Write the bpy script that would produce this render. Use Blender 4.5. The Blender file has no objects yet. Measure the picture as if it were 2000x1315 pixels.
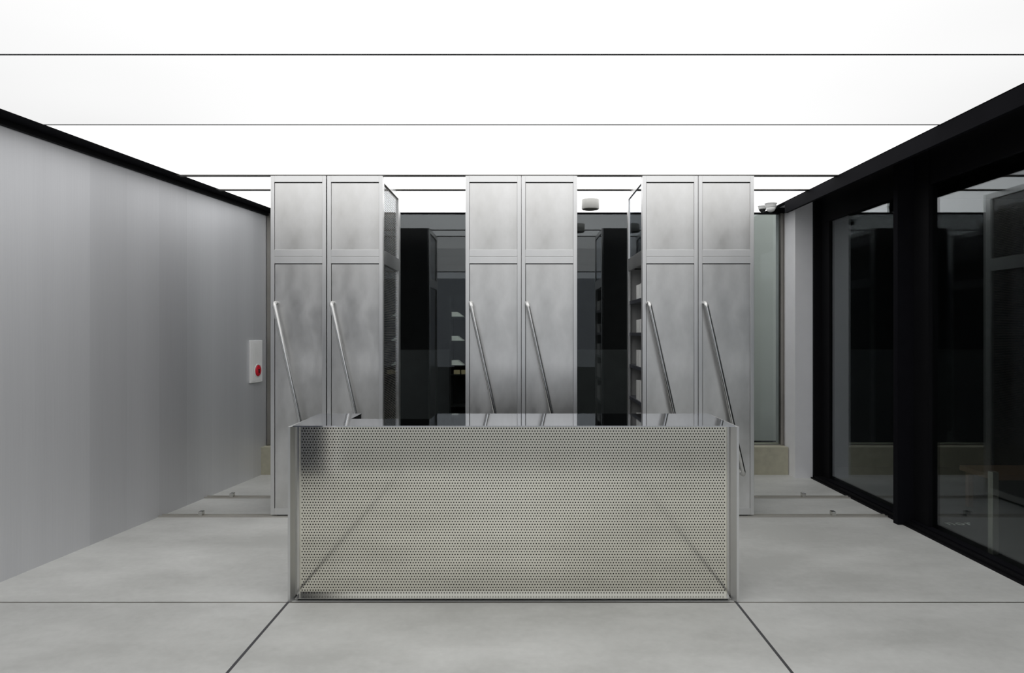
import bpy, bmesh, math, random
from mathutils import Vector
random.seed(4)
C = bpy.context.scene
COL = C.collection
PI = math.pi

# ---------------------------------------------------------------- camera
F = 1300.0                       # focal length in pixels of the 2000 px wide frame
cam_data = bpy.data.cameras.new('camera')
cam = bpy.data.objects.new('camera', cam_data)
COL.objects.link(cam)
cam.location = (0, 0, 1.5)
cam.rotation_euler = (PI / 2, 0, 0)
cam_data.sensor_width = 36
cam_data.lens = F / 2000 * 36
cam_data.shift_x = -0.0095
cam_data.shift_y = -0.00425
cam_data.clip_start = 0.05
C.camera = cam

# ---------------------------------------------------------------- world, exposure
w = bpy.data.worlds.new('overcast_sky')
C.world = w
w.use_nodes = True
wn = w.node_tree.nodes
wn['Background'].inputs[0].default_value = (0.93, 0.96, 1.0, 1)
wn['Background'].inputs[1].default_value = 1.1
C.view_settings.view_transform = 'Standard'
C.view_settings.look = 'None'
C.view_settings.gamma = 1
C.view_settings.exposure = 0.0
C.view_settings.use_curve_mapping = False
CEIL_POWER = 1.06

# ---------------------------------------------------------------- key dimensions (metres)
ZC = 2.775                                        # underside of luminous ceiling
def wall_x(y): return -3.126 + (y - 3.987) * 0.1296   # left wall runs slightly askew
XB = 2.565                                        # right end of luminous ceiling
XG = 3.08                                         # right glazing plane
YE = 7.08                                         # far end of ceiling
YG = 7.13                                         # back glazing plane
Y0 = 0.3                                          # shop front line behind the camera
CF, CB = 5.39, 6.165                              # cabinet front and back

# ---------------------------------------------------------------- materials
def newmat(name):
    m = bpy.data.materials.new(name); m.use_nodes = True
    nt = m.node_tree
    return m, nt, nt.nodes['Principled BSDF']

def coords(nt, scale=(1, 1, 1), kind='Object'):
    tc = nt.nodes.new('ShaderNodeTexCoord'); mp = nt.nodes.new('ShaderNodeMapping')
    nt.links.new(tc.outputs[kind], mp.inputs[0]); mp.inputs['Scale'].default_value = scale
    return mp.outputs[0]

def noise(nt, vec, scale, detail=4, rough=0.5):
    n = nt.nodes.new('ShaderNodeTexNoise'); nt.links.new(vec, n.inputs['Vector'])
    n.inputs['Scale'].default_value = scale; n.inputs['Detail'].default_value = detail
    n.inputs['Roughness'].default_value = rough
    return n.outputs['Fac']

def maprange(nt, fac, a, b, lo=0.3, hi=0.7):
    r = nt.nodes.new('ShaderNodeMapRange'); nt.links.new(fac, r.inputs[0])
    r.inputs[1].default_value = lo; r.inputs[2].default_value = hi
    r.inputs[3].default_value = a; r.inputs[4].default_value = b
    return r.outputs[0]

def mixcol(nt, fac, a, b):
    m = nt.nodes.new('ShaderNodeMix'); m.data_type = 'RGBA'
    nt.links.new(fac, m.inputs[0]); m.inputs[6].default_value = (*a, 1); m.inputs[7].default_value = (*b, 1)
    return m.outputs[2]

def metal(name, a, b, r0, r1, scale=(1, 1, 1), nscale=2.0, metallic=1.0, bump=0.0, grain=(120, 120, 3)):
    m, nt, p = newmat(name)
    v = coords(nt, scale)
    n = noise(nt, v, nscale, 5, 0.55)
    nt.links.new(mixcol(nt, maprange(nt, n, 0, 1), a, b), p.inputs['Base Color'])
    g = noise(nt, coords(nt, grain), 1.0, 2)
    add = nt.nodes.new('ShaderNodeMath'); add.operation = 'MULTIPLY_ADD'
    nt.links.new(g, add.inputs[0]); add.inputs[1].default_value = 0.06
    nt.links.new(maprange(nt, n, r0, r1), add.inputs[2])
    nt.links.new(add.outputs[0], p.inputs['Roughness'])
    p.inputs['Metallic'].default_value = metallic
    if bump:
        bn = nt.nodes.new('ShaderNodeBump'); bn.inputs['Strength'].default_value = bump
        bn.inputs['Distance'].default_value = 0.004
        nt.links.new(noise(nt, v, nscale * 1.6, 2), bn.inputs['Height'])
        nt.links.new(bn.outputs[0], p.inputs['Normal'])
    return m

def plain(name, col, rough=0.5, metallic=0.0, var=0.08, nscale=6, spec=0.5):
    m, nt, p = newmat(name)
    n = noise(nt, coords(nt), nscale, 4)
    lo = tuple(c * (1 - var) for c in col); hi = tuple(min(1, c * (1 + var)) for c in col)
    nt.links.new(mixcol(nt, maprange(nt, n, 0, 1), lo, hi), p.inputs['Base Color'])
    p.inputs['Roughness'].default_value = rough; p.inputs['Metallic'].default_value = metallic
    p.inputs['Specular IOR Level'].default_value = spec
    return m

def glass(name, r0=0.06, power=3.4, tint=(0.8, 0.82, 0.82), cover=1.0):
    m = bpy.data.materials.new(name); m.use_nodes = True
    nt = m.node_tree; nt.nodes.clear()
    out = nt.nodes.new('ShaderNodeOutputMaterial')
    tr = nt.nodes.new('ShaderNodeBsdfTransparent'); tr.inputs[0].default_value = (*tint, 1)
    gl = nt.nodes.new('ShaderNodeBsdfGlossy'); gl.inputs['Roughness'].default_value = 0.0
    gl.inputs['Color'].default_value = (0.93, 0.96, 1, 1)
    lw = nt.nodes.new('ShaderNodeLayerWeight'); lw.inputs['Blend'].default_value = 0.5
    pw = nt.nodes.new('ShaderNodeMath'); pw.operation = 'POWER'; pw.inputs[1].default_value = power
    nt.links.new(lw.outputs['Facing'], pw.inputs[0])
    ma = nt.nodes.new('ShaderNodeMath'); ma.operation = 'MULTIPLY_ADD'
    nt.links.new(pw.outputs[0], ma.inputs[0]); ma.inputs[1].default_value = (1 - r0); ma.inputs[2].default_value = r0
    mx = nt.nodes.new('ShaderNodeMixShader')
    nt.links.new(ma.outputs[0], mx.inputs[0]); nt.links.new(tr.outputs[0], mx.inputs[1]); nt.links.new(gl.outputs[0], mx.inputs[2])
    nt.links.new(mx.outputs[0], out.inputs[0])
    return m

M = {}
M['steel'] = metal('brushed_steel', (0.58, 0.576, 0.56), (0.80, 0.798, 0.79), 0.26, 0.42, (1.5, 1, 0.8), 2.6, bump=0.12)
M['steel_frame'] = metal('satin_steel_frame', (0.68, 0.68, 0.675), (0.76, 0.76, 0.755), 0.30, 0.38, (1, 1, 0.4), 3)
M['handle'] = metal('tube_steel', (0.62, 0.62, 0.61), (0.68, 0.68, 0.67), 0.16, 0.22)
M['mirror'] = metal('polished_steel', (0.62, 0.63, 0.66), (0.66, 0.67, 0.70), 0.02, 0.05)
M['mirror'].node_tree.nodes['Principled BSDF'].inputs['Roughness'].default_value = 0.035
for l in list(M['mirror'].node_tree.links):
    if l.to_socket.name == 'Roughness' and l.to_node.type == 'BSDF_PRINCIPLED': M['mirror'].node_tree.links.remove(l)
M['perf'] = metal('perforated_steel', (0.74, 0.72, 0.635), (0.84, 0.82, 0.735), 0.05, 0.11, (1, 1, 0.6), 1.3)
M['polished_edge'] = metal('satin_edge_steel', (0.55, 0.545, 0.52), (0.62, 0.615, 0.6), 0.10, 0.16)
M['lip'] = metal('dull_steel_lip', (0.45, 0.445, 0.43), (0.52, 0.515, 0.5), 0.18, 0.25)
M['rail'] = metal('rail_steel', (0.28, 0.265, 0.24), (0.36, 0.345, 0.32), 0.35, 0.5, metallic=0.8)
M['dark_rail'] = plain('dark_ceiling_rail', (0.07, 0.07, 0.075), 0.4, 0.4)
M['black'] = plain('black_powder_coat', (0.005, 0.005, 0.006), 0.6, spec=0.1)
M['black_trim'] = plain('black_trim', (0.008, 0.008, 0.010), 0.6, spec=0.02)
M['void'] = plain('black_lining', (0.008, 0.008, 0.009), 0.8, spec=0.1)
M['rear'] = plain('black_rear_panel', (0.015, 0.015, 0.016), 0.25)
M['shelf'] = plain('dark_blue_grey_shelf', (0.06, 0.062, 0.075), 0.35)
M['liner'] = plain('grey_liner', (0.42, 0.42, 0.41), 0.6)
M['floor_rail'] = metal('worn_rail_steel', (0.50, 0.48, 0.44), (0.60, 0.58, 0.54), 0.35, 0.5, metallic=0.7)
M['white'] = plain('white_plastic', (0.86, 0.86, 0.85), 0.35, var=0.02)
M['white_paper'] = plain('white_board', (0.86, 0.86, 0.84), 0.7, var=0.05, nscale=30)
M['button'] = plain('red_plastic', (0.62, 0.012, 0.03), 0.3)
M['dark_plastic'] = plain('dark_plastic', (0.02, 0.02, 0.02), 0.2)
M['speaker'] = plain('beige_metal', (0.48, 0.475, 0.45), 0.5, var=0.03)
M['front_panel'] = plain('blue_grey_panel', (0.12, 0.13, 0.16), 0.4)
M['plinth'] = plain('olive_stone', (0.50, 0.48, 0.37), 0.8, var=0.10, nscale=12)
M['column'] = plain('grey_paint', (0.88, 0.88, 0.90), 0.6, var=0.02)
M['yard_pale'] = plain('pale_render', (0.70, 0.71, 0.67), 0.9, var=0.04, nscale=2)
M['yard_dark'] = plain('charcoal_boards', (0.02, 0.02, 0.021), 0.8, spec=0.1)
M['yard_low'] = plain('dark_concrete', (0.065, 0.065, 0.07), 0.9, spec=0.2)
M['tan_card'] = plain('tan_card', (0.45, 0.36, 0.22), 0.7)
M['wood'] = plain('brown_wood', (0.10, 0.055, 0.032), 0.5)
M['pavement'] = plain('grey_pavement', (0.36, 0.36, 0.35), 0.85)
M['render_wall'] = plain('grey_render', (0.42, 0.43, 0.45), 0.9)
M['glass'] = glass('tinted_glass', 0.046, 3.7, (0.90, 0.93, 0.91))
M['side_glass'] = glass('dark_glass', 0.06, 3.0, (0.55, 0.57, 0.58))

# concrete floor
m, nt, p = newmat('concrete_floor')
v = coords(nt, (0.55, 1, 1))
n1 = noise(nt, v, 1.5, 6, 0.6); n2 = noise(nt, coords(nt), 24, 4, 0.6)
mm = nt.nodes.new('ShaderNodeMath'); mm.operation = 'MULTIPLY_ADD'
nt.links.new(n2, mm.inputs[0]); mm.inputs[1].default_value = 0.18; nt.links.new(n1, mm.inputs[2])
nt.links.new(mixcol(nt, maprange(nt, mm.outputs[0], 0, 1, 0.45, 0.75), (0.53, 0.53, 0.505), (0.72, 0.72, 0.692)), p.inputs['Base Color'])
nt.links.new(maprange(nt, n1, 0.42, 0.56), p.inputs['Roughness'])
p.inputs['Specular IOR Level'].default_value = 0.35
M['concrete'] = m
# left wall: grey metal cladding with soft vertical bands
m, nt, p = newmat('zinc_wall')
v = coords(nt, (1, 1, 0.02)); n1 = noise(nt, v, 1.7, 2)
n2 = noise(nt, coords(nt, (1, 60, 0.6)), 3, 3)
mm = nt.nodes.new('ShaderNodeMath'); mm.operation = 'MULTIPLY_ADD'
nt.links.new(n2, mm.inputs[0]); mm.inputs[1].default_value = 0.25; nt.links.new(n1, mm.inputs[2])
nt.links.new(mixcol(nt, maprange(nt, mm.outputs[0], 0, 1, 0.4, 0.8), (0.64, 0.645, 0.665), (0.74, 0.745, 0.765)), p.inputs['Base Color'])
base = p.inputs['Base Color'].links[0].from_socket
tc = nt.nodes.new('ShaderNodeTexCoord'); sp = nt.nodes.new('ShaderNodeSeparateXYZ'); nt.links.new(tc.outputs['Object'], sp.inputs[0])
sn = nt.nodes.new('ShaderNodeMath'); sn.operation = 'SNAP'; sn.inputs[1].default_value = 0.36; nt.links.new(sp.outputs[1], sn.inputs[0])
wh = nt.nodes.new('ShaderNodeTexWhiteNoise'); wh.noise_dimensions = '1D'; nt.links.new(sn.outputs[0], wh.inputs['W'])
vv = maprange(nt, wh.outputs['Value'], 0.93, 1.02, 0, 1)
hs = nt.nodes.new('ShaderNodeHueSaturation'); nt.links.new(base, hs.inputs['Color']); nt.links.new(vv, hs.inputs['Value'])
nt.links.new(hs.outputs[0], p.inputs['Base Color'])      # each cladding sheet a slightly different tone
p.inputs['Roughness'].default_value = 0.52; p.inputs['Metallic'].default_value = 0.6
M['zinc'] = m
# luminous ceiling film: lamps behind it, a little weaker towards the sides
for key, gain in (('film', 1.0), ('film_mid', 1.35), ('film_rear', 1.9)):
    m = bpy.data.materials.new('luminous_film'); m.use_nodes = True
    nt = m.node_tree; nt.nodes.clear()
    out = nt.nodes.new('ShaderNodeOutputMaterial'); em = nt.nodes.new('ShaderNodeEmission')
    em.inputs[0].default_value = (1.0, 1.0, 1.0, 1)
    tc = nt.nodes.new('ShaderNodeTexCoord'); sp = nt.nodes.new('ShaderNodeSeparateXYZ')
    nt.links.new(tc.outputs['Object'], sp.inputs[0])
    ab = nt.nodes.new('ShaderNodeMath'); ab.operation = 'ABSOLUTE'; nt.links.new(sp.outputs[0], ab.inputs[0])
    edge = maprange(nt, ab.outputs[0], 1.0, 0.84, 0.8, 3.0)
    nz = noise(nt, tc.outputs['Object'], 0.8, 1)
    mu = nt.nodes.new('ShaderNodeMath'); mu.operation = 'MULTIPLY'
    nt.links.new(edge, mu.inputs[0]); nt.links.new(maprange(nt, nz, 0.97 * CEIL_POWER * gain, 1.01 * CEIL_POWER * gain), mu.inputs[1])
    nt.links.new(mu.outputs[0], em.inputs[1]); nt.links.new(em.outputs[0], out.inputs[0])
    M[key] = m

# ---------------------------------------------------------------- mesh helpers
def box(bm, x0, x1, y0, y1, z0, z1, bev=0):
    b = bmesh.ops.create_cube(bm, size=1)
    for v in b['verts']:
        v.co = Vector(((x0 + x1) / 2 + v.co.x * (x1 - x0), (y0 + y1) / 2 + v.co.y * (y1 - y0), (z0 + z1) / 2 + v.co.z * (z1 - z0)))
    if bev:
        es = list({e for v in b['verts'] for e in v.link_edges})
        bmesh.ops.bevel(bm, geom=es, offset=bev, segments=2, profile=0.5, affect='EDGES')

def prism(bm, pts, z0, z1):
    lo = [bm.verts.new((x, y, z0)) for x, y in pts]; hi = [bm.verts.new((x, y, z1)) for x, y in pts]
    n = len(pts)
    bm.faces.new(lo[::-1]); bm.faces.new(hi)
    for i in range(n):
        bm.faces.new((lo[i], lo[(i + 1) % n], hi[(i + 1) % n], hi[i]))

def tube(bm, pts, r, seg=16):
    rings = []
    for i, p in enumerate(pts):
        p = Vector(p)
        a = Vector(pts[max(i - 1, 0)]); b = Vector(pts[min(i + 1, len(pts) - 1)])
        d = (b - a).normalized()
        u = d.cross(Vector((1, 0, 0.01))).normalized(); w_ = d.cross(u).normalized()
        rings.append([bm.verts.new(p + r * (math.cos(2 * PI * k / seg) * u + math.sin(2 * PI * k / seg) * w_)) for k in range(seg)])
    for A, B in zip(rings, rings[1:]):
        for k in range(seg):
            f = bm.faces.new((A[k], A[(k + 1) % seg], B[(k + 1) % seg], B[k])); f.smooth = True
    bm.faces.new(rings[0][::-1]); bm.faces.new(rings[-1])

def lathe(bm, prof, c, seg=40, axis='z', smooth=True):
    rings = []
    for r, h in prof:
        ring = []
        for k in range(seg):
            a = 2 * PI * k / seg
            q = (r * math.cos(a), r * math.sin(a), h) if axis == 'z' else (h, r * math.cos(a), r * math.sin(a))
            ring.append(bm.verts.new(Vector(c) + Vector(q)))
        rings.append(ring)
    for A, B in zip(rings, rings[1:]):
        for k in range(seg):
            f = bm.faces.new((A[k], A[(k + 1) % seg], B[(k + 1) % seg], B[k])); f.smooth = smooth
    bm.faces.new(rings[0][::-1]); bm.faces.new(rings[-1])

def obj(name, bm, mat, parent=None):
    bmesh.ops.recalc_face_normals(bm, faces=bm.faces)
    me = bpy.data.meshes.new(name); bm.to_mesh(me); bm.free()
    o = bpy.data.objects.new(name, me); COL.objects.link(o)
    me.materials.append(M[mat] if isinstance(mat, str) else mat)
    if parent: o.parent = parent
    return o

def boxes(name, lst, mat, parent=None, bev=0):
    bm = bmesh.new()
    for b in lst: box(bm, *b, bev=bev)
    return obj(name, bm, mat, parent)

def tag(o, label, cat, group=None):
    o['label'] = label; o['category'] = cat
    if group: o['group'] = group
    return o

def thing(name, label, cat, loc=(0, 0, 0), group=None, rotz=0):
    o = bpy.data.objects.new(name, None); COL.objects.link(o)
    o.location = loc; o.rotation_euler = (0, 0, rotz); o.empty_display_size = 0.1
    return tag(o, label, cat, group)

def struct(o): o['kind'] = 'structure'; return o

def copy_tree(src, loc):
    r = src.copy(); COL.objects.link(r); r.location = loc
    for ch in list(src.children):
        c = ch.copy(); COL.objects.link(c); c.parent = r
        for g in list(ch.children):
            d = g.copy(); COL.objects.link(d); d.parent = c
    return r

# ---------------------------------------------------------------- the setting
fl = struct(boxes('floor', [(-3.8, 5.6, Y0, 6.99, -0.12, 0), (-3.2, 5.6, 6.99, 7.3, -0.12, 0)], 'concrete'))
fj = bmesh.new()
prism(fj, [(wall_x(3.693), 3.686), (2.955, 3.686), (2.955, 3.70), (wall_x(3.693), 3.70)], -0.01, 0.0008)
obj('cross_joint', fj, 'rail', fl)
boxes('long_joint', [(-1.303, -1.289, Y0, 3.80, -0.01, 0.0010)], 'dark_rail', fl)
boxes('long_joint', [(1.183, 1.197, Y0, 3.80, -0.01, 0.0010)], 'dark_rail', fl)

bm = bmesh.new()
prism(bm, [(wall_x(Y0), Y0), (wall_x(7.5), 7.5), (wall_x(7.5) - 0.2, 7.5), (wall_x(Y0) - 0.2, Y0)], -0.1, 3.1)
struct(obj('wall_left', bm, 'zinc'))

# luminous ceiling: film panels between thin dark joints, with a dark tray above
ce = bmesh.new()
prism(ce, [(wall_x(Y0), Y0), (3.4, Y0), (3.4, 7.6), (wall_x(7.6), 7.6)], 3.1, 3.2)
ceiling = struct(obj('ceiling', ce, 'void'))
js = [Y0, 1.72, 3.058, 4.093, 5.417, 5.962, YE]
gw = [0.01, 0.011, 0.009, 0.011, 0.033, 0.035, 0.0]
for i in range(len(js) - 1):
    a = js[i] + gw[i]; b = js[i + 1] - gw[i + 1]
    bm = bmesh.new()
    prism(bm, [(wall_x(a) + 0.18, a), (XB, a), (XB, b), (wall_x(b) + 0.18, b)], ZC, ZC + 0.02)
    obj('light_panel', bm, 'film_rear' if i >= 4 else 'film_mid' if i == 3 else 'film', ceiling)
for i in (1, 2, 3):
    y = js[i]
    boxes('panel_joint', [(wall_x(y) + 0.18, XB, y - 0.012, y + 0.012, ZC + 0.0005, ZC + 0.03)], 'dark_rail', ceiling)
for i, (y, hw, nm) in enumerate(((5.417, 0.032, 'front'), (5.962, 0.034, 'rear'))):
    r = thing('ceiling_rail', f'dark steel guide rail across the glowing ceiling, the {"nearer one, over the cabinet fronts" if i == 0 else "farther one, behind the cabinet fronts"}', 'rail', (0, y, ZC - 0.001), 'ceiling guide rails')
    boxes('channel', [(wall_x(y) + 0.15, XB + 0.08, -hw, hw, 0.0, 0.05)], 'dark_rail', r)
    boxes('lip', [(wall_x(y) + 0.15, XB + 0.08, -hw, -hw + 0.008, -0.003, 0.0), (wall_x(y) + 0.15, XB + 0.08, hw - 0.008, hw, -0.003, 0.0)], 'rail', r)

# dark edges of the ceiling
bm = bmesh.new()
prism(bm, [(wall_x(Y0), Y0), (wall_x(Y0) + 0.18, Y0), (wall_x(YG) + 0.18, YG), (wall_x(YG), YG)], ZC, ZC + 0.03)
struct(obj('trim_1', bm, 'black_trim'))
bm = bmesh.new()
prism(bm, [(wall_x(Y0), Y0), (wall_x(Y0) + 0.03, Y0), (wall_x(YG) + 0.03, YG), (wall_x(YG), YG)], ZC - 0.035, ZC)
struct(obj('trim_2', bm, 'black'))
struct(boxes('trim_3', [(XB, XB + 0.03, Y0, 6.49, ZC - 0.112, ZC + 0.03), (XB, XB + 0.06, Y0, YE, ZC - 0.006, ZC + 0.02)], 'black_trim'))
struct(boxes('trim_4', [(wall_x(YE), XB + 0.3, YE, YG + 0.06, ZC - 0.005, ZC + 0.05)], 'black_trim'))
struct(boxes('trim_5', [(XB + 0.03, 3.3, Y0, 7.5, 2.95, 3.0)], 'black'))      # black soffit
struct(boxes('wall_right', [(XG - 0.02, XG + 0.16, Y0, 6.95, 2.61, 2.96)], 'black'))   # header over the glazing
struct(boxes('wall_front', [(-3.8, 3.3, Y0 - 0.25, Y0, 2.775, 3.4)], 'render_wall'))

# back wall: plinth, glazing, column
bm = bmesh.new()
prism(bm, [(wall_x(6.99), 6.99), (2.80, 6.99), (2.80, 7.30), (wall_x(7.3), 7.30)], 0, 0.29)
struct(obj('wall_back', bm, 'plinth'))
column = struct(boxes('wall_column', [(2.806, 2.995, 6.83, 7.35, 0, 2.96)], 'column'))

wb = struct(boxes('window_1', [(wall_x(YG), 2.806, YG - 0.02, YG + 0.03, 0.29, 0.30)], 'rail'))
boxes('pane', [(-2.68, 2.764, YG - 0.004, YG + 0.006, 0.30, ZC - 0.004)], 'glass', wb)
boxes('window_frame', [(-2.715, -2.68, YG - 0.04, YG + 0.03, 0.30, ZC - 0.005)], 'rail', wb)
boxes('window_frame', [(2.764, 2.782, YG - 0.035, YG + 0.03, 0.30, ZC - 0.005), (2.782, 2.806, YG - 0.01, YG + 0.03, 0.30, ZC - 0.005)], 'rail', wb)

# right glazing: stiles, post, sill, panes
wr = struct(boxes('window_2', [(2.965, XG + 0.02, Y0, 6.83, 0.0, 0.012), (2.985, XG + 0.02, Y0, 6.83, 0.012, 0.03)], 'black'))
boxes('pane', [(XG, XG + 0.01, 5.24, 6.64, 0.03, 2.61)], 'glass', wr)
boxes('pane', [(XG, XG + 0.01, Y0, 4.99, 0.03, 2.61)], 'glass', wr)
boxes('jamb', [(2.985, 3.067, 6.80, 6.95, 0.0, 2.96)], 'black', wr)
boxes('window_frame', [(3.066, XG + 0.04, 6.64, 6.80, 0.0, 2.95)], 'black', wr)
boxes('post', [(2.925, 3.06, 5.18, 5.24, 0.0, 2.95)], 'black_trim', wr)
boxes('window_frame', [(3.05, XG + 0.04, 4.99, 5.26, 0.0, 2.95)], 'black', wr)
boxes('window_sill', [(3.02, XG, Y0, 6.62, 0.03, 0.04)], 'black_trim', wr)

struct(boxes('wall_front_left', [(-3.65, -2.08, Y0 + 0.02, Y0 + 0.12, 0, 2.77)], 'front_panel'))
struct(boxes('trim_6', [(-2.08, -1.98, Y0, Y0 + 0.14, 0, 2.77)], 'column'))
# dark room beyond the right glazing
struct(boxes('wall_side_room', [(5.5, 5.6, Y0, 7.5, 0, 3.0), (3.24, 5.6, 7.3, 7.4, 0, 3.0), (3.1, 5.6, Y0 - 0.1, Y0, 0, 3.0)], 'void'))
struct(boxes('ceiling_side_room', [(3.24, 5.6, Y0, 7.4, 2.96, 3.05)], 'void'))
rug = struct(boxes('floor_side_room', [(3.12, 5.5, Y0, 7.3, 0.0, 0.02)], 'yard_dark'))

# yard behind the back glazing
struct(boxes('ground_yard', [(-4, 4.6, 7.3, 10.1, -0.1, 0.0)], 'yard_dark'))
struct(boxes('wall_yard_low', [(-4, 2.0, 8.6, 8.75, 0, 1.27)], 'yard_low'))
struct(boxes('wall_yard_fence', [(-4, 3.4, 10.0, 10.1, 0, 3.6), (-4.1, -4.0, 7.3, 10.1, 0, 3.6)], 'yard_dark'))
struct(boxes('yard_sky_blocker', [(-4.1, 2.1, 7.3, 10.1, 3.25, 3.35)], 'yard_dark'))  # unseen cover, added to keep sky light off the yard
struct(boxes('wall_yard_pale', [(3.15, 4.6, 9.2, 9.3, -0.1, 3.4)], 'yard_pale'))

# street behind the camera
struct(boxes('ground_street', [(-18, 18, -13, Y0, -0.12, -0.002)], 'pavement'))
struct(boxes('wall_street', [(-18, 18, -13.3, -13, -0.12, 3.7)], 'render_wall'))

# ---------------------------------------------------------------- floor rails with their stops
for i, (y, xr, sx) in enumerate(((5.417, 2.98, (-2.61, 2.535)), (6.03, 2.99, (-2.625, 2.553)))):
    r = thing('floor_rail', f'flat steel floor rail crossing the concrete, the {"nearer one, under the cabinet fronts" if i == 0 else "farther one, under the cabinet backs"}', 'rail', (0, y, 0), 'floor guide rails')
    x0 = wall_x(y) - 0.01
    boxes('rail_bar', [(x0, xr, -0.025, 0.028, 0.0, 0.006), (x0, xr, -0.028, -0.018, 0.0, 0.012), (x0, xr, 0.02, 0.03, 0.0, 0.012)], 'floor_rail', r)
    for s in sx:
        boxes('rail_stop', [(s - 0.016, s + 0.016, -0.02, 0.03, 0.006, 0.042)], 'polished_edge', r, bev=0.003)

# ---------------------------------------------------------------- pull-out cabinets
CW, CH = 0.4535, 2.768
def make_cabinet():
    t = thing('pull_out_cabinet', '', 'cabinet', (0, CF, 0), 'pull-out steel cabinets')
    D = CB - CF; W = CW; z0 = 0.02
    a, b = 2.057, 2.169                     # mid rail
    # front door frame
    boxes('door_frame', [(0.0015, 0.033, 0, 0.03, z0, CH), (W - 0.033, W - 0.0015, 0, 0.03, z0, CH),
                         (0.033, W - 0.033, 0, 0.03, CH - 0.052, CH), (0.033, W - 0.033, 0, 0.03, a, (a + b) / 2 - 0.001),
                         (0.033, W - 0.033, 0.001, 0.03, (a + b) / 2 + 0.001, b), (0.033, W - 0.033, 0, 0.03, z0, 0.075)], 'steel_frame', t, bev=0.0015)
    boxes('gap_shade_sheet', [(0.028, W - 0.028, 0.024, 0.0285, 0.06, CH - 0.03)], 'void', t)  # black sheet behind the panels, standing in for shade in their gaps
    boxes('door_panel', [(0.0365, W - 0.034, 0.006, 0.018, 0.072, a - 0.007)], 'steel', t, bev=0.001)
    boxes('door_panel', [(0.035, W - 0.034, 0.006, 0.018, b - 0.004, CH - 0.059)], 'steel', t, bev=0.001)
    # bent tube handle, slanting across the lower panel
    bm = bmesh.new()
    A = Vector((0.046, -0.052, 1.737)); B = Vector((0.354, -0.052, 0.352)); d = (B - A).normalized()
    pts = []
    R = 0.036
    back = Vector((0, 1, 0))
    pts.append(A + back * 0.062)
    for k in range(7):
        an = k / 6 * PI / 2
        pts.append(A + back * (R - R * math.sin(an)) + d * (R - R * math.cos(an)))
    for k in range(7):
        an = (6 - k) / 6 * PI / 2
        pts.append(B + back * (R - R * math.sin(an)) - d * (R - R * math.cos(an)))
    pts.append(B + back * 0.062)
    tube(bm, pts, 0.0165, 20)
    obj('handle', bm, 'handle', t)
    # carcass: top, base, back, mid shelf
    boxes('carcass', [(0.004, W - 0.004, 0.03, D - 0.02, CH - 0.03, CH - 0.004), (0.004, W - 0.004, 0.03, D - 0.02, 0.03, 0.06),
                      (0.010, W - 0.010, 0.03, D - 0.02, a + 0.03, b - 0.03), (W - 0.075, W - 0.06, 0.03, D - 0.02, 0.06, CH - 0.03)], 'steel_frame', t)
    boxes('rear_panel', [(0.003, W - 0.003, D - 0.02, D, z0, CH - 0.002)], 'rear', t)
    boxes('back_liner', [(0.006, W - 0.076, D - 0.024, D - 0.0205, 0.06, a + 0.02)], 'liner', t)
    # left side: frame, glass above, open shelves below
    boxes('left_side_frame', [(0, 0.02, 0.03, 0.05, z0, CH), (0, 0.02, D - 0.075, D, z0, CH), (0, 0.02, 0.05, D - 0.075, CH - 0.052, CH),
                              (0, 0.02, 0.05, D - 0.075, a, b), (0, 0.02, 0.05, D - 0.075, z0, 0.075)], 'steel_frame', t, bev=0.001)
    boxes('side_glass', [(0.008, 0.012, 0.045, D - 0.07, b - 0.005, CH - 0.045)], 'side_glass', t)
    for z in (1.783, 1.497, 1.208, 0.918, 0.63, 0.34):
        boxes('shelf', [(0.008, W - 0.075, 0.032, D - 0.026, z - 0.030, z)], 'shelf', t, bev=0.001)
    # right side: frame and slatted screens over dark glass
    boxes('right_side_frame', [(W - 0.02, W, 0.03, 0.05, z0, CH), (W - 0.02, W, D - 0.09, D, z0, CH), (W - 0.02, W, 0.05, D - 0.09, CH - 0.052, CH),
                               (W - 0.02, W, 0.05, D - 0.09, a, b), (W - 0.02, W, 0.05, D - 0.09, z0, 0.075)], 'steel_frame', t, bev=0.001)
    for lo, hi in ((0.075, a), (b, CH - 0.052)):
        boxes('side_glass', [(W - 0.018, W - 0.014, 0.045, D - 0.085, lo - 0.004, hi + 0.004)], 'side_glass', t)
        bm = bmesh.new(); n = int((hi - lo) / 0.0145)
        for k in range(n):
            z = lo + (k + 0.5) * (hi - lo) / n
            box(bm, W - 0.0138, W - 0.0128, 0.05, D - 0.09, z - 0.0027, z + 0.0027)
        obj('slat_screen', bm, 'rail', t)
    # rollers
    for yy in (0.04, 0.64):
        bm = bmesh.new()
        for xx in (0.06, W - 0.09):
            lathe(bm, [(0.0, 0), (0.02, 0), (0.02, 0.03), (0.0, 0.03)], (xx, yy, 0.026), 20, axis='x')
        box(bm, 0.05, W - 0.05, yy - 0.025, yy + 0.025, 0.012, 0.032)
        obj('roller', bm, 'void', t)
    return t

cab_x = [-2.036, -1.577, -0.457, -0.003, 0.976, 1.4305]
cab_lab = ['leftmost tall steel cabinet with slanting tube handle, next to the grey wall',
           'tall steel cabinet whose right side shows a dark slatted screen',
           'left half of the middle pair of tall steel cabinets, slanting handle',
           'right half of the middle pair of tall steel cabinets, slanting handle',
           'tall steel cabinet with open left side holding white binders on shelves',
           'rightmost tall steel cabinet, its slanting handle visible down to the end']
cab0 = make_cabinet()
for i, x in enumerate(cab_x):
    c = cab0 if i == 0 else copy_tree(cab0, (x, CF, 0))
    c.location = (x, CF, 0); c['label'] = cab_lab[i]

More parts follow.
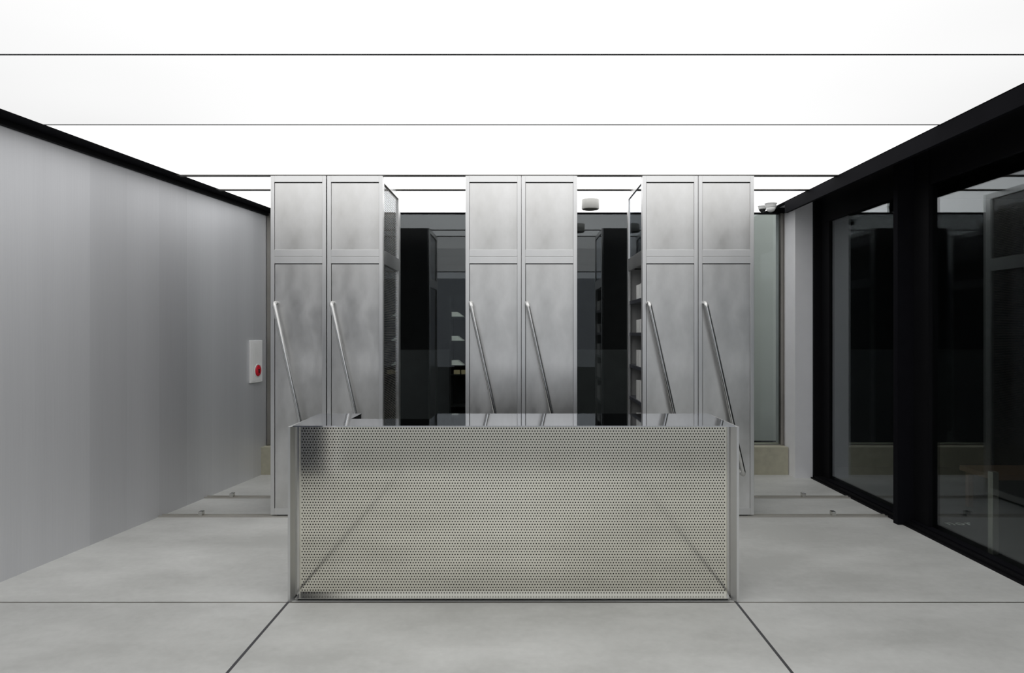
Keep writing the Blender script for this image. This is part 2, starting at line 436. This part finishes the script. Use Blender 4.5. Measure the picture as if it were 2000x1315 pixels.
# white binders standing in the open side of the fifth cabinet
shelf_names = ['top open shelf', 'second open shelf, at eye level', 'third open shelf', 'fourth open shelf', 'lowest visible shelf']
spec = [(1.783, 2, 0.125, 0.17), (1.497, 2, 0.112, 0.17), (1.208, 3, 0.142, 0.113), (0.918, 4, 0.172, 0.085), (0.63, 2, 0.172, 0.17)]
pos_words = {2: ['front', 'rear'], 3: ['front', 'middle', 'rear'], 4: ['foremost', 'second', 'third', 'rearmost']}
bproto = None
for k, (z, n, h, th) in enumerate(spec):
    for q in range(n):
        y = CF + 0.055 + q * (th + 0.002)
        b = thing('binder', f'{pos_words[n][q]} white binder on the {shelf_names[k]} of the cabinet', 'binder', (0.976 + 0.02, y, z), 'white binders in the open cabinet')
        hh = h - 0.002 * q
        boxes('cover', [(0, 0.24, 0, 0.0025, 0, hh), (0, 0.24, th - 0.0025, th, 0, hh), (0, 0.0025, 0, th, 0, hh)], 'white_paper', b)
        boxes('pages', [(0.004, 0.225, 0.004, th - 0.004, 0.002, hh - 0.006)], 'white', b)

# ---------------------------------------------------------------- reception counter
FY, BY = 3.70, 4.25
ct = thing('reception_counter', 'long steel reception counter with perforated front in the middle of the floor', 'counter', (0, 0, 0))
bm = bmesh.new()
TX0, TX1, TZ = -1.272, 1.186, 0.98
outline = [(TX0, FY - 0.004), (TX1, FY - 0.004), (1.19, BY), (-0.543, BY), (-0.543, 3.988), (-1.023, 3.988), (-1.023, BY), (-1.296, BY)]
prism(bm, outline, TZ - 0.006, TZ)
obj('countertop', bm, 'mirror', ct)
BX0, BX1 = -1.274, 1.176
boxes('front_tray', [(BX0 + 0.012, BX1 - 0.012, FY, FY + 0.06, 0.016, 0.019), (BX0, BX1, FY + 0.052, FY + 0.06, TZ - 0.012, TZ - 0.006)], 'lip', ct)
for x0, x1, s in ((BX0, BX0 + 0.024, 1), (BX1 - 0.021, BX1, -1)):
    xi = x1 if s > 0 else x0
    boxes('edge_strip', [(x0, x1, FY + 0.0475, FY + 0.055, 0.019, TZ - 0.006), (xi - 0.0125 * (s > 0), xi + 0.0125 * (s < 0), FY + 0.043, FY + 0.0475, 0.019, TZ - 0.006)], 'polished_edge', ct)
boxes('plinth', [(BX0 + 0.02, BX1 - 0.02, FY + 0.03, BY - 0.06, 0.0, 0.016)], 'void', ct)
boxes('inner_panel', [(BX0 + 0.004, BX1 - 0.004, FY + 0.09, FY + 0.095, 0.02, TZ - 0.008)], 'void', ct)
# perforated sheet as real geometry: staggered round holes
def perforated():
    p = 0.01525; rz = 0.01545; r = 0.0039
    X0, X1, Z0, Z1 = BX0 + 0.020, BX1 - 0.017, 0.019, TZ - 0.006
    margin_x = 0.008
    ncol = int((X1 - X0 - 2 * margin_x) / p)
    mx = (X1 - X0 - ncol * p) / 2
    zb = Z0 + 0.004
    nrow = int((Z1 - zb - 0.004) / rz)
    y = FY + 0.05; th = 0.0015
    V = []; Fc = []
    def vert(x, yy, z): V.append((x, yy, z)); return len(V) - 1
    def quad(x0, x1, z0, z1):
        i = [vert(x0, y, z0), vert(x1, y, z0), vert(x1, y, z1), vert(x0, y, z1)]; Fc.append(i)
    for j in range(nrow):
        z0 = zb + j * rz; z1 = z0 + rz; zc = (z0 + z1) / 2
        off = 0 if j % 2 else p / 2
        n = ncol if j % 2 else ncol - 1
        xs = X0 + mx + off
        quad(X0, xs, z0, z1); quad(xs + n * p, X1, z0, z1)
        for i in range(n):
            x0 = xs + i * p; x1 = x0 + p; xc = (x0 + x1) / 2
            outer = [vert(x1, y, zc), vert(x1, y, z1), vert(xc, y, z1), vert(x0, y, z1), vert(x0, y, zc), vert(x0, y, z0), vert(xc, y, z0), vert(x1, y, z0)]
            ring = [vert(xc + r * math.cos(k * PI / 4), y, zc + r * math.sin(k * PI / 4)) for k in range(8)]
            rin = [vert(xc + r * math.cos(k * PI / 4), y + th, zc + r * math.sin(k * PI / 4)) for k in range(8)]
            for k in range(8):
                l = (k + 1) % 8
                Fc.append([outer[k], outer[l], ring[l], ring[k]])
                Fc.append([ring[k], ring[l], rin[l], rin[k]])
    quad(X0, X1, Z0, zb); quad(X0, X1, zb + nrow * rz, Z1)
    me = bpy.data.meshes.new('perforated_front'); me.from_pydata(V, [], Fc); me.update()
    bm = bmesh.new(); bm.from_mesh(me); bmesh.ops.remove_doubles(bm, verts=bm.verts, dist=1e-5)
    for f in bm.faces:                                   # face the room
        if abs(f.normal.y) > 0.9 and f.normal.y > 0: f.normal_flip()
    bm.to_mesh(me); bm.free()
    me.materials.append(M['perf'])
    o = bpy.data.objects.new('perforated_front', me); COL.objects.link(o); o.parent = ct
    return o
perforated()
for X, pts in ((-1.300, [(-1.298, 3.693), (-1.285, 3.693), (-1.268, 3.728), (-1.274, 3.75), (-1.274, BY - 0.005)]),
               (1.207, [(1.206, 3.693), (1.193, 3.693), (1.170, 3.728), (1.176, 3.75), (1.176, BY - 0.005)])):
    bm = bmesh.new()
    prism(bm, pts + [(X, BY - 0.005)], 0.002, TZ - 0.006)
    obj('end_panel', bm, 'steel_frame', ct)
boxes('pedestal', [(BX0 + 0.012, -1.024, FY + 0.10, BY - 0.004, 0.016, TZ - 0.006)], 'void', ct)
boxes('pedestal', [(-0.542, BX1 - 0.012, FY + 0.10, BY - 0.004, 0.016, TZ - 0.006)], 'void', ct)

# ---------------------------------------------------------------- call panel on the left wall
ang = -math.atan(0.1296)
cy0, cy1 = 6.745, 6.985
cp = thing('emergency_call_panel', 'white call panel with a red round button on the grey wall', 'call panel', (wall_x(6.75), 6.75, 0.98), rotz=ang)
bm = bmesh.new(); box(bm, -0.001, 0.02, 0, 0.235, 0, 0.435, bev=0.006); obj('housing', bm, 'white', cp)
bm = bmesh.new(); box(bm, 0.019, 0.022, 0.03, 0.205, 0.02, 0.41, bev=0.001)
for k in range(9):
    box(bm, 0.022, 0.0232, 0.06, 0.175, 0.27 + k * 0.012, 0.274 + k * 0.012)
obj('speaker_grille', bm, 'white', cp)
bm = bmesh.new(); lathe(bm, [(0.070, 0.0), (0.070, 0.004), (0.062, 0.007), (0.060, 0.0)], (0.021, 0.137, 0.122), 40, axis='x'); rg = obj('button_ring', bm, M['white_paper'], cp); rg['label'] = 'pale ring around the button'
bm = bmesh.new(); lathe(bm, [(0.058, 0.0), (0.058, 0.006), (0.05, 0.012), (0.0, 0.014)], (0.021, 0.137, 0.122), 40, axis='x'); bt = obj('button', bm, 'button', cp); bt['label'] = 'red round button'
bm = bmesh.new(); box(bm, 0.034, 0.037, 0.127, 0.147, 0.098, 0.118); box(bm, 0.034, 0.037, 0.120, 0.154, 0.130, 0.138); lathe(bm, [(0.012, 0), (0.012, 0.002), (0.0, 0.002)], (0.0345, 0.137, 0.126), 16, axis='x'); obj('symbol', bm, 'dark_plastic', bt)

# ---------------------------------------------------------------- things on the ceiling
sp_ = thing('ceiling_speaker', 'round beige drum hanging under the glowing ceiling between cabinets', 'ceiling fixture', (0.66, 6.4, 2.68))
bm = bmesh.new(); lathe(bm, [(0.0, 0.0955), (0.081, 0.0955), (0.083, 0.09), (0.083, 0.006), (0.078, 0.0), (0.076, 0.0), (0.076, 0.01), (0, 0.01)], (0, 0, 0), 48); obj('drum', bm, 'speaker', sp_)
bm = bmesh.new(); lathe(bm, [(0, 0.0095), (0.074, 0.0095), (0.074, 0.004), (0.0, 0.003)], (0, 0, 0), 48); g = obj('grille', bm, 'rail', sp_); g['label'] = 'darker round underside'

def dome(loc, s, lab, dark):
    t = thing('dome_camera', lab, 'security camera', loc, 'dome cameras at the right ceiling edge')
    bm = bmesh.new(); lathe(bm, [(0, 0), (0.060 * s, 0), (0.060 * s, -0.006 * s), (0.053 * s, -0.008 * s), (0.053 * s, -0.040 * s), (0.048 * s, -0.044 * s), (0, -0.044 * s)], (0, 0, 0), 40); obj('mount', bm, 'white', t)
    prof = [(0, -0.04 * s)] + [(0.046 * s * math.cos(a * PI / 16), -0.044 * s - 0.045 * s * math.sin(a * PI / 16)) for a in range(0, 8)] + [(0.0, -0.089 * s)]
    bm = bmesh.new(); lathe(bm, prof, (0, 0, 0), 40); d = obj('dome', bm, 'dark_plastic' if dark else 'white', t)
    d['label'] = 'black lens dome' if dark else 'white hemispherical dome'
    return t
dome((2.462, 6.58, ZC), 1.0, 'larger white dome camera on the ceiling, right beside the black edge', False)
dm = dome((2.43, 6.72, ZC), 0.74, 'smaller white dome camera with black lens, just left of the larger one', True)

# ---------------------------------------------------------------- beyond the back glass: open shelf with white trays
sh = thing('open_shelf', 'dark open shelf seen dimly through the back glass beside the middle cabinets', 'shelf', (-0.87, 8.0, 0))
boxes('upright', [(0.0, 0.02, 0, 0.3, 0, 1.92)], 'yard_dark', sh)
boxes('upright', [(0.48, 0.50, 0, 0.3, 0, 1.92)], 'yard_dark', sh)
boxes('back', [(0.02, 0.48, 0.28, 0.3, 0, 1.92)], 'yard_dark', sh)
for z in (1.675, 1.385, 1.09, 0.98, 0.6):
    boxes('shelf_board', [(0.02, 0.48, 0, 0.28, z, z + 0.012)], 'yard_dark', sh)
for z, nm in ((1.688, 'upper'), (1.398, 'second'), (1.103, 'third')):
    bm = bmesh.new()
    pr = [(0, 0, 0), (0.145, 0, 0), (0.07, 0, 0.055), (0.0, 0, 0.055)]
    lo = [bm.verts.new(p) for p in pr]; hi = [bm.verts.new((x, 0.2, z_)) for x, y, z_ in pr]
    bm.faces.new(lo); bm.faces.new(hi[::-1])
    for i in range(4): bm.faces.new((lo[i], hi[i], hi[(i + 1) % 4], lo[(i + 1) % 4]))
    o = obj('paper_tray', bm, 'white_paper'); o.location = (-0.845, 8.02, z)
    tag(o, f'pale wedge-shaped tray on the {nm} shelf behind the back glass', 'tray', 'pale trays behind the back glass')
for k in range(2):
    o = boxes('card_box', [(0, 0.075, 0, 0.12, 0, 0.05)], 'tan_card', bev=0.003); o.location = (-0.82 + k * 0.09, 8.02, 0.992)
    tag(o, f'{"left" if k == 0 else "right"} small tan box on the shelf behind the back glass', 'box', 'small tan boxes')

# ---------------------------------------------------------------- side room beyond the right glass
pb = boxes('floor_post', [(0, 0.045, 0, 0.045, 0, 0.55)], 'rail', bev=0.004); pb.location = (3.125, 4.42, 0.02)
tag(pb, 'slim pale post standing close behind the right-hand glass', 'post')
tb = thing('low_bench', 'low brown bench dimly seen through the right-hand glass', 'bench', (3.75, 5.3, 0.02))
boxes('bench_top', [(0, 0.9, 0, 0.4, 0.30, 0.34)], 'wood', tb)
for x in (0.03, 0.83):
    for y in (0.03, 0.33): boxes('leg', [(x, x + 0.04, y, y + 0.04, 0, 0.30)], 'wood', tb)
cu = bpy.data.curves.new('floor_lettering', 'FONT'); cu.body = 'nor'; cu.size = 0.13; cu.extrude = 0.001; cu.space_character = 1.1
ft = bpy.data.objects.new('floor_lettering', cu); COL.objects.link(ft); cu.materials.append(M['white_paper'])
ft.location = (3.27, 5.13, 0.022)
bpy.context.view_layer.update()
me = bpy.data.meshes.new_from_object(ft); bpy.data.objects.remove(ft)
ft = bpy.data.objects.new('floor_lettering', me); COL.objects.link(ft); ft.location = (3.27, 5.10, 0.022)
tag(ft, 'small white letters on the dark floor behind the right-hand glass', 'lettering')
